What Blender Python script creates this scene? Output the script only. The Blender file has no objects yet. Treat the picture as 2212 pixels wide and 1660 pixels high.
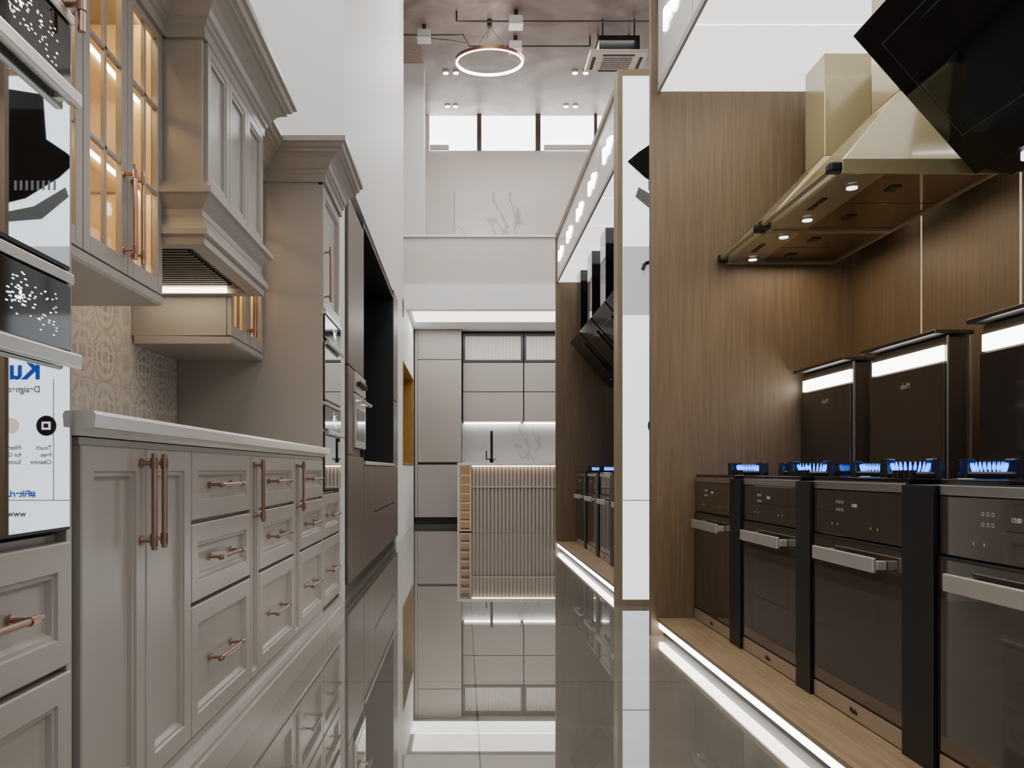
import bpy, bmesh, math, random
from mathutils import Vector
random.seed(3)
SC=bpy.context.scene
C=SC.collection
PI=math.pi

# ------------------------------------------------------------------ materials
def pm(name,col,rough=.5,metal=0,em=None,es=0,ior=1.45,alpha=1,coat=0):
    m=bpy.data.materials.new(name); m.use_nodes=True
    b=m.node_tree.nodes['Principled BSDF']
    b.inputs['Base Color'].default_value=(*col,1); b.inputs['Roughness'].default_value=rough
    b.inputs['Metallic'].default_value=metal; b.inputs['IOR'].default_value=ior
    b.inputs['Coat Weight'].default_value=coat; b.inputs['Coat Roughness'].default_value=.05
    if em: b.inputs['Emission Color'].default_value=(*em,1); b.inputs['Emission Strength'].default_value=es
    nt=m.node_tree; n=nt.nodes.new('ShaderNodeTexNoise'); n.inputs['Scale'].default_value=3; n.inputs['Detail'].default_value=1
    mr=nt.nodes.new('ShaderNodeMapRange'); mr.inputs['To Min'].default_value=max(0,rough*.97); mr.inputs['To Max'].default_value=min(1,rough*1.03)
    nt.links.new(n.outputs['Fac'],mr.inputs['Value']); nt.links.new(mr.outputs['Result'],b.inputs['Roughness'])
    return m
def ramp_mat(name,stops,scale,mscale=(1,1,1),rough=.5,detail=6,dist=0,ior=1.45,metal=0,bump=0,coat=0):
    m=pm(name,(1,1,1),rough,metal,ior=ior,coat=coat); nt=m.node_tree; b=nt.nodes['Principled BSDF']
    tc=nt.nodes.new('ShaderNodeTexCoord'); mp=nt.nodes.new('ShaderNodeMapping'); mp.inputs['Scale'].default_value=mscale
    n=nt.nodes.new('ShaderNodeTexNoise'); n.inputs['Scale'].default_value=scale; n.inputs['Detail'].default_value=detail; n.inputs['Distortion'].default_value=dist
    r=nt.nodes.new('ShaderNodeValToRGB'); e=r.color_ramp.elements
    e[0].position=stops[0][0]; e[0].color=(*stops[0][1],1); e[1].position=stops[-1][0]; e[1].color=(*stops[-1][1],1)
    for p,c in stops[1:-1]:
        x=e.new(p); x.color=(*c,1)
    nt.links.new(tc.outputs['Object'],mp.inputs['Vector']); nt.links.new(mp.outputs['Vector'],n.inputs['Vector'])
    nt.links.new(n.outputs['Fac'],r.inputs['Fac']); nt.links.new(r.outputs['Color'],b.inputs['Base Color'])
    if bump:
        bp=nt.nodes.new('ShaderNodeBump'); bp.inputs['Strength'].default_value=bump; bp.inputs['Distance'].default_value=.01
        nt.links.new(n.outputs['Fac'],bp.inputs['Height']); nt.links.new(bp.outputs['Normal'],b.inputs['Normal'])
    return m
paint=pm('cabinet_paint',(.285,.262,.238),.3)
white=pm('white_wall',(.80,.79,.785),.5)
greyw=pm('warm_grey_wall',(.60,.54,.505),.3)
matt=pm('matt_grey_lacquer',(.33,.302,.28),.38)
wood=ramp_mat('brown_wood',[(.25,(.118,.080,.044)),(.5,(.145,.100,.057)),(.78,(.178,.126,.074))],5.0,(14,14,.6),.45,9,.4)
woodh=ramp_mat('oak_top',[(.3,(.20,.135,.075)),(.5,(.25,.175,.10)),(.72,(.30,.215,.13))],4.0,(14,.8,14),.42,8,.3)
woodf=ramp_mat('oak_frame',[(.3,(.24,.18,.105)),(.5,(.27,.205,.125)),(.72,(.30,.235,.145))],4.0,(14,14,.8),.42,8,.3)
walnut=ramp_mat('grey_walnut',[(.3,(.080,.060,.050)),(.7,(.125,.095,.080))],3.5,(12,12,.7),.4,8,.3)
ochre=ramp_mat('ochre_wood',[(.3,(.25,.13,.025)),(.7,(.34,.19,.04))],3,(6,6,.7),.45)
concrete=ramp_mat('concrete_ceiling',[(.28,(.13,.092,.076)),(.45,(.225,.17,.145)),(.56,(.28,.22,.19)),(.70,(.44,.36,.32))],1.0,(1,1,1),.42,12,1.0,bump=.15)
copper=pm('copper_metal',(.40,.26,.20),.28,1)
steel=pm('brushed_steel',(.58,.56,.53),.28,1)
dsteel=pm('dark_steel',(.10,.092,.085),.3,.9)
black=pm('black_plastic',(.006,.006,.007),.4)
gloss=pm('black_gloss',(.005,.005,.006),.06,ior=1.5)
bglass=pm('brown_oven_glass',(.045,.032,.024),.03,ior=2.1)
mirror=pm('mirror_oven_glass',(.74,.77,.80),.012,1)
cream=pm('olive_cream_enamel',(.36,.315,.175),.17,.25,ior=1.5,coat=.4)
brownref=pm('brown_filter_glass',(.26,.18,.115),.10,.8)
led=pm('led_white',(1,1,1),.5,em=(1,.97,.93),es=11)
ledw=pm('led_warm',(1,.9,.7),.5,em=(1,.70,.34),es=40)
softled=pm('led_soft_warm',(1,.9,.8),.5,em=(1,.84,.62),es=9)
canopyw=pm('light_panel',(.9,.9,.9),.3,em=(1,.975,.95),es=1.7)
fasciaw=pm('fascia_white',(.62,.61,.60),.12,em=(1,.98,.96),es=.12,ior=1.6)
winem=pm('daylight_glazing',(1,1,1),.5,em=(.96,.98,1),es=6)
postw=pm('backlit_poster',(.80,.86,.92),.35,em=(.84,.93,1),es=1.5)
postg=pm('backlit_poster_grey',(.5,.52,.54),.35,em=(.75,.78,.8),es=.5)
warmin=pm('warm_cabinet_inside',(.80,.66,.42),.5)
blueink=pm('blue_ink',(.005,.06,.45),.4,em=(.005,.10,.7),es=.35)
flamem=pm('gas_flame',(.02,.1,1),.5,em=(.01,.16,1),es=5)
txtw=pm('white_print',(.45,.44,.43),.5,em=(.9,.93,1),es=.08)
pale=pm('pale_print',(.85,.85,.85),.5,em=(.9,.93,1),es=1)
txtg=pm('grey_print',(.25,.25,.26),.5)
seam=pm('dark_seam',(.05,.05,.055),.3)
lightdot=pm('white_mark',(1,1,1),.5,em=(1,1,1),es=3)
def veins(name,base,vein,scale,rough,w=.015,tile=None,ior=1.45,metal=0):
    m=pm(name,base,rough,metal,ior=ior); nt=m.node_tree; b=nt.nodes['Principled BSDF']
    for l in list(b.inputs['Roughness'].links): nt.links.remove(l)
    b.inputs['Roughness'].default_value=rough
    tc=nt.nodes.new('ShaderNodeTexCoord'); n=nt.nodes.new('ShaderNodeTexNoise'); n.inputs['Scale'].default_value=scale; n.inputs['Detail'].default_value=5; n.inputs['Distortion'].default_value=.8
    nt.links.new(tc.outputs['Object'],n.inputs['Vector'])
    s=nt.nodes.new('ShaderNodeMath'); s.operation='SUBTRACT'; s.inputs[1].default_value=.5
    a=nt.nodes.new('ShaderNodeMath'); a.operation='ABSOLUTE'
    mr=nt.nodes.new('ShaderNodeMapRange'); mr.inputs['From Max'].default_value=w; mr.inputs['To Min'].default_value=1; mr.inputs['To Max'].default_value=0
    nt.links.new(n.outputs['Fac'],s.inputs[0]); nt.links.new(s.outputs[0],a.inputs[0]); nt.links.new(a.outputs[0],mr.inputs['Value'])
    n2=nt.nodes.new('ShaderNodeTexNoise'); n2.inputs['Scale'].default_value=scale*.6; nt.links.new(tc.outputs['Object'],n2.inputs['Vector'])
    mu=nt.nodes.new('ShaderNodeMath'); mu.operation='MULTIPLY'; nt.links.new(mr.outputs[0],mu.inputs[0]); nt.links.new(n2.outputs['Fac'],mu.inputs[1])
    mx=nt.nodes.new('ShaderNodeMixRGB'); mx.inputs[1].default_value=(*base,1); mx.inputs[2].default_value=(*vein,1)
    nt.links.new(mu.outputs[0],mx.inputs[0]); out=mx.outputs[0]
    if tile:
        br=nt.nodes.new('ShaderNodeTexBrick'); br.offset=0; br.inputs['Scale'].default_value=1; br.inputs['Brick Width'].default_value=tile; br.inputs['Row Height'].default_value=tile
        br.inputs['Mortar Size'].default_value=.0025; br.inputs['Mortar Smooth'].default_value=0
        br.inputs['Color1'].default_value=(1,1,1,1); br.inputs['Color2'].default_value=(.96,.96,.96,1); br.inputs['Mortar'].default_value=(.25,.25,.25,1)
        mp=nt.nodes.new('ShaderNodeMapping'); mp.inputs['Location'].default_value=(-.05,.3,0); nt.links.new(tc.outputs['Object'],mp.inputs['Vector'])
        nt.links.new(mp.outputs['Vector'],br.inputs['Vector'])
        m2=nt.nodes.new('ShaderNodeMixRGB'); m2.blend_type='MULTIPLY'; m2.inputs[0].default_value=1
        nt.links.new(out,m2.inputs[1]); nt.links.new(br.outputs['Color'],m2.inputs[2]); out=m2.outputs[0]
    nt.links.new(out,b.inputs['Base Color'])
    return m
marble=veins('white_marble',(.60,.59,.575),(.22,.21,.21),1.2,.15,.012)
floorm=veins('grey_marble_floor',(.295,.282,.25),(.37,.355,.325),1.1,.006,.02,tile=1.2,ior=1.9,metal=.66)
def tile_mat():
    m=pm('patterned_tile',(.6,.55,.5),.3); nt=m.node_tree; b=nt.nodes['Principled BSDF']
    tc=nt.nodes.new('ShaderNodeTexCoord'); sp=nt.nodes.new('ShaderNodeSeparateXYZ'); nt.links.new(tc.outputs['Object'],sp.inputs[0])
    def M(op,a,bv=None):
        n=nt.nodes.new('ShaderNodeMath'); n.operation=op
        for i,q in enumerate((a,bv)):
            if q is None: continue
            if isinstance(q,(int,float)): n.inputs[i].default_value=q
            else: nt.links.new(q,n.inputs[i])
        return n.outputs[0]
    k=1/.2
    Y=M('MULTIPLY',sp.outputs['Y'],k); Z=M('MULTIPLY',sp.outputs['Z'],k)
    u=M('ABSOLUTE',M('SUBTRACT',M('FRACT',Y),.5)); v=M('ABSOLUTE',M('SUBTRACT',M('FRACT',Z),.5))
    cb=nt.nodes.new('ShaderNodeCombineXYZ'); nt.links.new(M('FLOOR',Y),cb.inputs[0]); nt.links.new(M('FLOOR',Z),cb.inputs[1])
    wn=nt.nodes.new('ShaderNodeTexWhiteNoise'); wn.noise_dimensions='3D'; nt.links.new(cb.outputs[0],wn.inputs['Vector']); rnd=wn.outputs['Value']
    r=M('SQRT',M('ADD',M('MULTIPLY',u,u),M('MULTIPLY',v,v)))
    fr=M('ADD',16,M('MULTIPLY',rnd,24)); fr2=M('ADD',70,M('MULTIPLY',rnd,180))
    f=M('ADD',M('SINE',M('MULTIPLY',r,fr)),M('SINE',M('MULTIPLY',M('MULTIPLY',u,v),fr2)))
    f2=M('GREATER_THAN',f,.4)
    g=M('GREATER_THAN',M('MAXIMUM',u,v),.49)
    no=nt.nodes.new('ShaderNodeTexNoise'); no.inputs['Scale'].default_value=16; nt.links.new(tc.outputs['Object'],no.inputs['Vector'])
    f3=M('MULTIPLY',M('MULTIPLY',f2,no.outputs['Fac']),M('ADD',.5,rnd))
    mx=nt.nodes.new('ShaderNodeMixRGB'); mx.inputs[1].default_value=(.44,.42,.395,1); mx.inputs[2].default_value=(.19,.15,.12,1); nt.links.new(f3,mx.inputs[0])
    m2=nt.nodes.new('ShaderNodeMixRGB'); m2.inputs[2].default_value=(.30,.285,.27,1); nt.links.new(mx.outputs[0],m2.inputs[1]); nt.links.new(g,m2.inputs[0])
    nt.links.new(m2.outputs[0],b.inputs['Base Color']); return m
tilem=tile_mat()
def glass_mat(name,tint,f=.12,rough=.02):
    m=bpy.data.materials.new(name); m.use_nodes=True; nt=m.node_tree; nt.nodes.clear()
    o=nt.nodes.new('ShaderNodeOutputMaterial'); t=nt.nodes.new('ShaderNodeBsdfTransparent'); t.inputs[0].default_value=(*tint,1)
    g=nt.nodes.new('ShaderNodeBsdfGlossy'); g.inputs['Roughness'].default_value=rough; x=nt.nodes.new('ShaderNodeMixShader'); x.inputs[0].default_value=f
    nt.links.new(t.outputs[0],x.inputs[1]); nt.links.new(g.outputs[0],x.inputs[2]); nt.links.new(x.outputs[0],o.inputs[0]); return m
clear=glass_mat('clear_glass',(.98,.96,.93),.08)

# ------------------------------------------------------------------ mesh helper
class MB:
    def __init__(s): s.v=[]; s.f=[]
    def _a(s,vs,fs):
        n=len(s.v); s.v+=[tuple(p) for p in vs]; s.f+=[tuple(i+n for i in f) for f in fs]; return s
    def box(s,x0,x1,y0,y1,z0,z1):
        return s._a([(x,y,z) for x in (x0,x1) for y in (y0,y1) for z in (z0,z1)],[(0,1,3,2),(4,6,7,5),(0,4,5,1),(2,3,7,6),(0,2,6,4),(1,5,7,3)])
    def hexa(s,bot,top):
        return s._a(list(bot)+list(top),[(3,2,1,0),(4,5,6,7)]+[(i,(i+1)%4,(i+1)%4+4,i+4) for i in range(4)])
    def prism(s,poly,ax,a,b):
        n=len(poly)
        def P(p,q): return (p[0],q,p[1]) if ax=='y' else ((q,p[0],p[1]) if ax=='x' else (p[0],p[1],q))
        return s._a([P(p,a) for p in poly]+[P(p,b) for p in poly],[tuple(range(n))[::-1],tuple(range(n,2*n))]+[(i,(i+1)%n,(i+1)%n+n,i+n) for i in range(n)])
    def cyl(s,p0,p1,r,n=14,r2=None):
        p0=Vector(p0);p1=Vector(p1);d=(p1-p0).normalized(); a=d.orthogonal().normalized(); b=d.cross(a); r2=r if r2 is None else r2
        A=[p0+(a*math.cos(2*PI*i/n)+b*math.sin(2*PI*i/n))*r for i in range(n)]; B=[p1+(a*math.cos(2*PI*i/n)+b*math.sin(2*PI*i/n))*r2 for i in range(n)]
        return s._a(A+B,[tuple(range(n))[::-1],tuple(range(n,2*n))]+[(i,(i+1)%n,(i+1)%n+n,i+n) for i in range(n)])
    def tube(s,pts,r,n=10):
        for a,b in zip(pts,pts[1:]): s.cyl(a,b,r,n)
        return s
    def panel(s,ax,pos,a0,a1,z0,z1,d,prof):
        V=[];F=[]
        for ins,off in prof:
            p=pos+d*off; r=[(a0+ins,z0+ins),(a1-ins,z0+ins),(a1-ins,z1-ins),(a0+ins,z1-ins)]
            V+=[(p,u,w) if ax=='x' else (u,p,w) for u,w in r]
        n=len(prof)
        for k in range(n-1):
            for i in range(4): F.append((4*k+i,4*k+(i+1)%4,4*k+4+(i+1)%4,4*k+4+i))
        F.append((3,2,1,0)); F.append(tuple(4*(n-1)+i for i in range(4)))
        return s._a(V,F)
    def sweep(s,path,prof):
        m=len(prof); V=[]
        ds=[(Vector(b)-Vector(a)).normalized() for a,b in zip(path,path[1:])]
        for i,p in enumerate(path):
            if i==0: o=Vector((ds[0].y,-ds[0].x))
            elif i==len(path)-1: o=Vector((ds[-1].y,-ds[-1].x))
            else: o=Vector((ds[i-1].y,-ds[i-1].x))+Vector((ds[i].y,-ds[i].x))
            for q,z in prof: V.append((p[0]+o.x*q,p[1]+o.y*q,z))
        F=[]
        for i in range(len(path)-1):
            for j in range(m): F.append((i*m+j,i*m+(j+1)%m,(i+1)*m+(j+1)%m,(i+1)*m+j))
        F.append(tuple(range(m))); F.append(tuple((len(path)-1)*m+j for j in range(m))[::-1])
        return s._a(V,F)
    def build(s,name,mat,parent=None,bevel=0,off=None,smooth=False):
        if off is None:
            if parent is not None:
                r=parent
                while r.parent: r=r.parent
                off=r.location.copy()
            else: off=Vector((0,0,0))
        me=bpy.data.meshes.new(name); me.from_pydata([tuple(Vector(p)-off) for p in s.v],[],s.f)
        bm=bmesh.new(); bm.from_mesh(me); bmesh.ops.recalc_face_normals(bm,faces=bm.faces); bm.to_mesh(me); bm.free()
        me.materials.append(mat); o=bpy.data.objects.new(name,me); C.objects.link(o)
        if parent is not None: o.parent=parent
        else: o.location=off
        if bevel:
            b=o.modifiers.new('bevel','BEVEL'); b.width=bevel; b.segments=2; b.limit_method='ANGLE'; b.angle_limit=math.radians(40)
        return o
def thing(name,label,cat,loc=(0,0,0),group=None):
    o=bpy.data.objects.new(name,None); o.empty_display_size=.1; C.objects.link(o); o.location=loc; o['label']=label; o['category']=cat
    if group: o['group']=group
    return o
def solo(name,mb,mat,label,cat,group=None,bevel=0):
    xs=[p[0] for p in mb.v];ys=[p[1] for p in mb.v];zs=[p[2] for p in mb.v]
    o=mb.build(name,mat,None,bevel,Vector(((min(xs)+max(xs))/2,(min(ys)+max(ys))/2,min(zs))))
    o['label']=label;o['category']=cat
    if group:o['group']=group
    return o
def struct(name,mb,mat,bevel=0,parent=None):
    o=mb.build(name,mat,parent,bevel)
    if parent is None: o['kind']='structure'
    return o
def dup(r,loc,label,group=None):
    def cp(o,p):
        c=o.copy(); C.objects.link(c)
        if p: c.parent=p
        for ch in [q for q in list(C.objects) if q.parent==o]: cp(ch,c)
        return c
    n=cp(r,None); n.location=loc; n['label']=label
    if group:n['group']=group
    return n
def text(s,size,pos,face,mat,parent,name='lettering',align='CENTER',ex=.0006,bold=0):
    cu=bpy.data.curves.new('t','FONT'); cu.body=s; cu.size=size; cu.align_x=align; cu.extrude=ex; cu.offset=bold
    o=bpy.data.objects.new('t',cu); C.objects.link(o); dg=bpy.context.evaluated_depsgraph_get(); me=bpy.data.meshes.new_from_object(o.evaluated_get(dg))
    bpy.data.objects.remove(o); mb=MB(); p=Vector(pos)
    U={'-x':Vector((0,-1,0)),'-xm':Vector((0,1,0)),'-y':Vector((1,0,0)),'+x':Vector((0,1,0))}[face]
    N={'-x':Vector((-1,0,0)),'-xm':Vector((-1,0,0)),'-y':Vector((0,-1,0)),'+x':Vector((1,0,0))}[face]
    mb._a([p+U*v.co.x+Vector((0,0,1))*v.co.y+N*v.co.z for v in me.vertices],[tuple(f.vertices) for f in me.polygons])
    return mb.build(name,mat,parent)

def SHw(w,rec=.016): return [(0,-.02),(0,-.003),(.003,0),(w,0),(w+.003,-.005),(w+.010,-.006),(w+.016,-rec+.001),(w+.019,-rec)]
def bar_handle(p0,p1,out,parent,mat=copper,r=.0058):
    p0=Vector(p0);p1=Vector(p1);o=Vector(out);d=(p1-p0).normalized(); L=(p1-p0).length
    m=MB(); m.cyl(p0+o,p1+o,r,14)
    for t in (.10,.90):
        q=p0+(p1-p0)*t; m.cyl(q,q+o,r*.8,10); m.cyl(q+o-d*.012,q+o+d*.012,r*1.35,12); m.cyl(q,q+o*.12,r*1.7,12)
    return m.build('handle',mat,parent)

# ------------------------------------------------------------------ shell
struct('floor',MB().box(-3.5,4.4,-3,16.8,-.1,0),floorm)
struct('ceiling',MB().box(-3.5,4.4,-3,16.8,7.95,8.1),concrete)
struct('wall_left',MB().box(-1.6,-1.45,-3,5.3,0,7.95),white)
struct('wall_left_pier',MB().box(-1.6,-.765,5.3,5.38,2.80,7.95).box(-1.6,-.765,5.3,5.34,0,2.80),white)
struct('wall_left_upper',MB().box(-1.6,-.765,5.38,10.6,2.80,7.95),white)
struct('wall_left_niche_back',MB().box(-1.6,-1.42,5.34,9.45,0,2.8),black)
w=MB(); w.box(-1.6,-.765,9.45,10.45,0,2.8); w.box(-1.6,-.765,10.45,12.6,0,.91); w.box(-1.6,-.765,10.45,12.6,2.24,3.03); w.box(-1.6,-.765,12.6,13.4,0,3.03); w.box(-1.6,-1.2,10.45,12.6,.91,2.24)
struct('wall_left_kitchen',w,white)
n=MB(); n.box(-1.2,-1.17,10.46,12.59,.92,2.23); n.box(-1.17,-.755,12.57,12.6,.92,2.23);n.box(-1.17,-.755,10.45,10.48,.92,2.23); n.box(-1.17,-.755,10.48,12.57,.915,.94); n.box(-1.17,-.755,10.48,12.57,2.21,2.235)
struct('trim_1',n,ochre)
struct('wall_right',MB().box(4.2,4.4,-3,16.5,0,7.95),white)
struct('wall_kitchen_back',MB().box(-1.6,4.2,13.4,13.5,0,3.03),matt)
struct('wall_soffit_front',MB().box(-3.4,4.2,11.2,13.5,3.03,3.37),white)
struct('wall_mezzanine_front',MB().box(-3.4,4.2,11.24,16.5,3.37,4.02),greyw)
struct('trim_2',MB().box(-3.4,4.2,11.21,11.26,4.02,4.05),white)
struct('wall_back',MB().box(-3.4,4.2,16.5,16.6,4.02,7.24).box(-3.4,-.67,16.5,16.6,7.24,7.95),pm('pale_back_wall',(.80,.745,.70),.3))
struct('wall_column_upper',MB().box(-1.5,-.68,14.4,14.8,4.05,7.95),white)
struct('wall_far_left',MB().box(-3.5,-3.4,5,16.6,0,7.95),white)
struct('trim_3',MB().box(-.66,-.28,16.40,16.49,7.24,7.32).box(1.62,2.6,16.40,16.49,7.24,7.32),white)
edges=[-.67,.28,.37,1.45,1.55,2.62,2.68,3.7,3.8,4.2]
for i in range(4):
    x0,x1=edges[2*i],edges[2*i+1]
    wn=MB().box(x0,x1,16.53,16.55,7.25,7.95).build('window_%d'%(i+1),winem); wn['kind']='structure'
    MB().box(x1,edges[2*i+2],16.44,16.58,7.24,7.95).build('window_frame',walnut,wn)
solo('marble_panel',MB().box(-.16,1.48,16.46,16.495,5.35,6.39),veins('bold_marble',(.80,.79,.78),(.01,.01,.01),.8,.2,.018),'large white marble slab with grey veins set into the high back wall','marble panel')

# ------------------------------------------------------------------ ceiling fittings
def ring_lamp():
    c=Vector((.42,13.0,7.27)); t=thing('ring_pendant','large copper ring pendant lamp with glowing white inner edge hung from the ceiling','lamp',c)
    ti=math.radians(5.0)
    def ring(r0,r1,z0,z1):
        mb=MB(); n=96; V=[];F=[]
        for i in range(n):
            a=2*PI*i/n
            for r,z in ((r0,z0),(r1,z0),(r1,z1),(r0,z1)):
                x=r*math.cos(a); y=r*math.sin(a); V.append((c.x+x, c.y+y*math.cos(ti)-z*math.sin(ti), c.z+y*math.sin(ti)+z*math.cos(ti)))
        for i in range(n):
            for j in range(4): F.append((i*4+j,i*4+(j+1)%4,((i+1)%n)*4+(j+1)%4,((i+1)%n)*4+j))
        return mb._a(V,F)
    ring(.535,.55,0,.045).build('ring_frame',pm('ring_copper',(.45,.25,.16),.3,.8),t)
    ring(.505,.534,-.006,.03).build('light_ring',led,t)
    wz=MB()
    for a in (20,140,260):
        x=.54*math.cos(math.radians(a)); y=.54*math.sin(math.radians(a)); wz.cyl((c.x+x,c.y+y,c.z+.04+y*.087),(c.x,c.y,7.84),.004,6)
    wz.build('suspension_wire',dsteel,t)
    MB().cyl((c.x,c.y,7.84),(c.x,c.y,7.95),.04,20).build('ceiling_rose',dsteel,t)
ring_lamp()
t=thing('ceiling_air_conditioner','white four-way cassette air conditioner with square grille below a black duct box','air conditioner',(2.45,13.2,7.38))
acw=pm('ac_white',(.62,.55,.50),.4)
MB().box(1.99,2.90,12.88,13.50,7.36,7.43).build('cover',acw,t,.01)
MB().box(2.14,2.78,12.95,13.45,7.43,7.68).build('duct_box',black,t)
g=MB()
for i in range(14): g.box(2.22+i*.034,2.235+i*.034,13.02,13.36,7.35,7.361)
for i in range(6): g.box(2.22,2.68,13.02+i*.068,13.03+i*.068,7.348,7.36)
g.build('grille',pm('ac_grille',(.28,.24,.22),.5),t)
for i,bx in enumerate(((2.2,2.7,12.92,12.96),(2.2,2.7,13.42,13.46),(2.05,2.10,13.0,13.4),(2.79,2.84,13.0,13.4))): MB().box(*bx,7.352,7.361).build('air_vent',black,t)
for x in (2.2,2.7):
    for y in (12.98,13.42): MB().cyl((x,y,7.68),(x,y,7.95),.012,6).build('hanger_rod',dsteel,t)
sl=[(-.305,14.7,'leftmost small round downlight in the nearer ceiling row'),(-.124,14.7,'small round downlight second from left in the nearer ceiling row'),(2.0,14.7,'left one of the nearer downlight pair behind the air conditioner'),(2.19,14.7,'right one of the nearer downlight pair behind the air conditioner'),
(-.30,16.05,'left one of the downlight pair above the leftmost high window'),(-.145,16.05,'right one of the downlight pair above the leftmost high window'),(2.01,16.05,'left one of the downlight pair above the rightmost high window'),(2.19,16.05,'right one of the downlight pair above the rightmost high window')]
d0=None
for x,y,l in sl:
    if not d0:
        d0=thing('downlight',l,'downlight',(x,y,7.93),'ceiling downlights')
        MB().cyl((x,y,7.925),(x,y,7.95),.058,24).build('trim_ring',white,d0); MB().cyl((x,y,7.918),(x,y,7.926),.045,24).build('lens',led,d0)
    else: dup(d0,(x,y,7.93),l)
def pipe(pts,l,r=.014):
    solo('conduit_pipe',MB().tube(pts,r,8),dsteel,l,'conduit','ceiling conduits')
def boxj(x,y,l):
    t=thing('junction_box',l,'junction box',(x,y,7.72),'ceiling junction boxes')
    MB().box(x-.1,x+.1,y-.1,y+.1,7.72,7.84).build('box_body',white,t,.008); MB().box(x-.108,x+.108,y-.108,y+.108,7.70,7.72).build('cover_plate',white,t,.004)
    MB().box(x-.03,x+.03,y-.03,y+.03,7.84,7.95).build('mounting_bracket',dsteel,t)
boxj(-.62,13.15,'pale junction box leftmost on the concrete ceiling'); boxj(.82,12.75,'pale junction box on the nearer conduit above the ring lamp'); boxj(.86,13.5,'pale junction box on the further conduit above the ring lamp')
pipe([(-.1,12.75,7.95),(-.1,12.75,7.79),(.71,12.75,7.79)],'dark conduit running left from the nearer junction box')
pipe([(.93,12.75,7.79),(4.1,12.75,7.79)],'long dark conduit running right from the nearer junction box')
pipe([(-1.5,13.15,7.95),(-1.5,13.15,7.79),(-.73,13.15,7.79)],'dark conduit left of the leftmost junction box')
pipe([(-.51,13.15,7.79),(.0,13.15,7.79),(.1,13.5,7.79),(.75,13.5,7.79)],'bent dark conduit between leftmost and further junction boxes')
pipe([(.97,13.5,7.79),(2.08,13.5,7.79),(2.08,13.5,7.95)],'dark conduit from further junction box to the air conditioner')
pipe([(-.51,13.2,7.76),(-.2,13.25,7.76),(.05,13.35,7.76)],'short cable run right of the leftmost junction box',.008)

# ------------------------------------------------------------------ far kitchen
t=thing('tall_kitchen_cabinet','tall handleless matt grey cabinet left of the far kitchen run','cabinet',(-.36,13.1,0))
MB().box(-.745,-.02,12.82,13.395,.1,3.02).build('body',seam,t)
for a,b_ in ((2.565,3.02),(.965,2.555),(.11,.925)): MB().box(-.70,-.025,12.80,12.82,a,b_).build('door',matt,t,.003)
MB().box(-.745,-.705,12.80,12.82,.11,3.02).build('filler_panel',matt,t); MB().box(-.745,-.02,12.86,13.395,0,.1).build('plinth',black,t); MB().box(-.70,-.025,12.812,12.825,.925,.965).build('finger_groove',black,t)
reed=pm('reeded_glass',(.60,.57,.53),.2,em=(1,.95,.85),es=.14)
for i,(x0,x1) in enumerate(((-.0,.95),(.96,1.90))):
    t=thing('wall_cabinet',['grey wall cabinet with reeded glass top left of the pair over the sink','grey wall cabinet with reeded glass top right of the pair over the sink'][i],'cabinet',((x0+x1)/2,13.15,1.6),'wall cabinets of the far kitchen')
    MB().box(x0,x1,12.97,13.395,1.61,2.53).box(x0,x1,13.3,13.395,2.53,3.0).box(x0,x1,12.97,13.3,2.98,3.0).box(x0,x0+.02,12.97,13.3,2.53,2.98).box(x1-.02,x1,12.97,13.3,2.53,2.98).build('body',seam,t)
    MB().box(x0+.004,x1-.004,12.95,12.97,2.078,2.53).build('door',matt,t,.003); MB().box(x0+.004,x1-.004,12.95,12.97,1.61,2.066).build('door',matt,t,.003)
    f=MB(); f.box(x0+.005,x1-.005,12.94,12.97,2.54,2.575); f.box(x0+.005,x1-.005,12.94,12.97,2.945,2.98); f.box(x0+.005,x0+.035,12.94,12.97,2.575,2.945); f.box(x1-.035,x1-.005,12.94,12.97,2.575,2.945)
    d=f.build('glass_door',seam,t)
    g=MB(); k=int((x1-x0-.06)/.034)
    for j in range(k): g.cyl((x0+.047+j*.034,12.962,2.575),(x0+.047+j*.034,12.962,2.945),.016,8)
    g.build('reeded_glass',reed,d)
    MB().box(x0+.02,x1-.02,13.30,13.34,1.59,1.61).build('led_strip',led,t)
solo('backsplash',MB().box(-.015,1.9,13.36,13.395,.93,1.59),marble,'white veined marble splashback under the grey wall cabinets','splashback')
t=thing('base_cabinet','grey base cabinet run with marble top behind the island','cabinet',(.95,13.1,0))
MB().box(-.015,1.9,12.85,13.36,.1,.90).build('body',matt,t); MB().box(-.015,1.9,12.82,13.36,.90,.93).build('worktop',marble,t,.003); MB().box(-.015,1.9,12.9,13.36,0,.1).build('plinth',black,t)
for i in range(3): MB().box(.0+i*.63,.62+i*.63,12.83,12.85,.11,.89).build('door',matt,t,.003)
solo('ceiling_light_strip',MB().box(-.70,4.1,11.35,12.1,3.018,3.03),pm('cove_glow',(1,1,1),.5,em=(1,.96,.90),es=3.0),'wide glowing light panel in the low kitchen ceiling','light panel')

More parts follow.
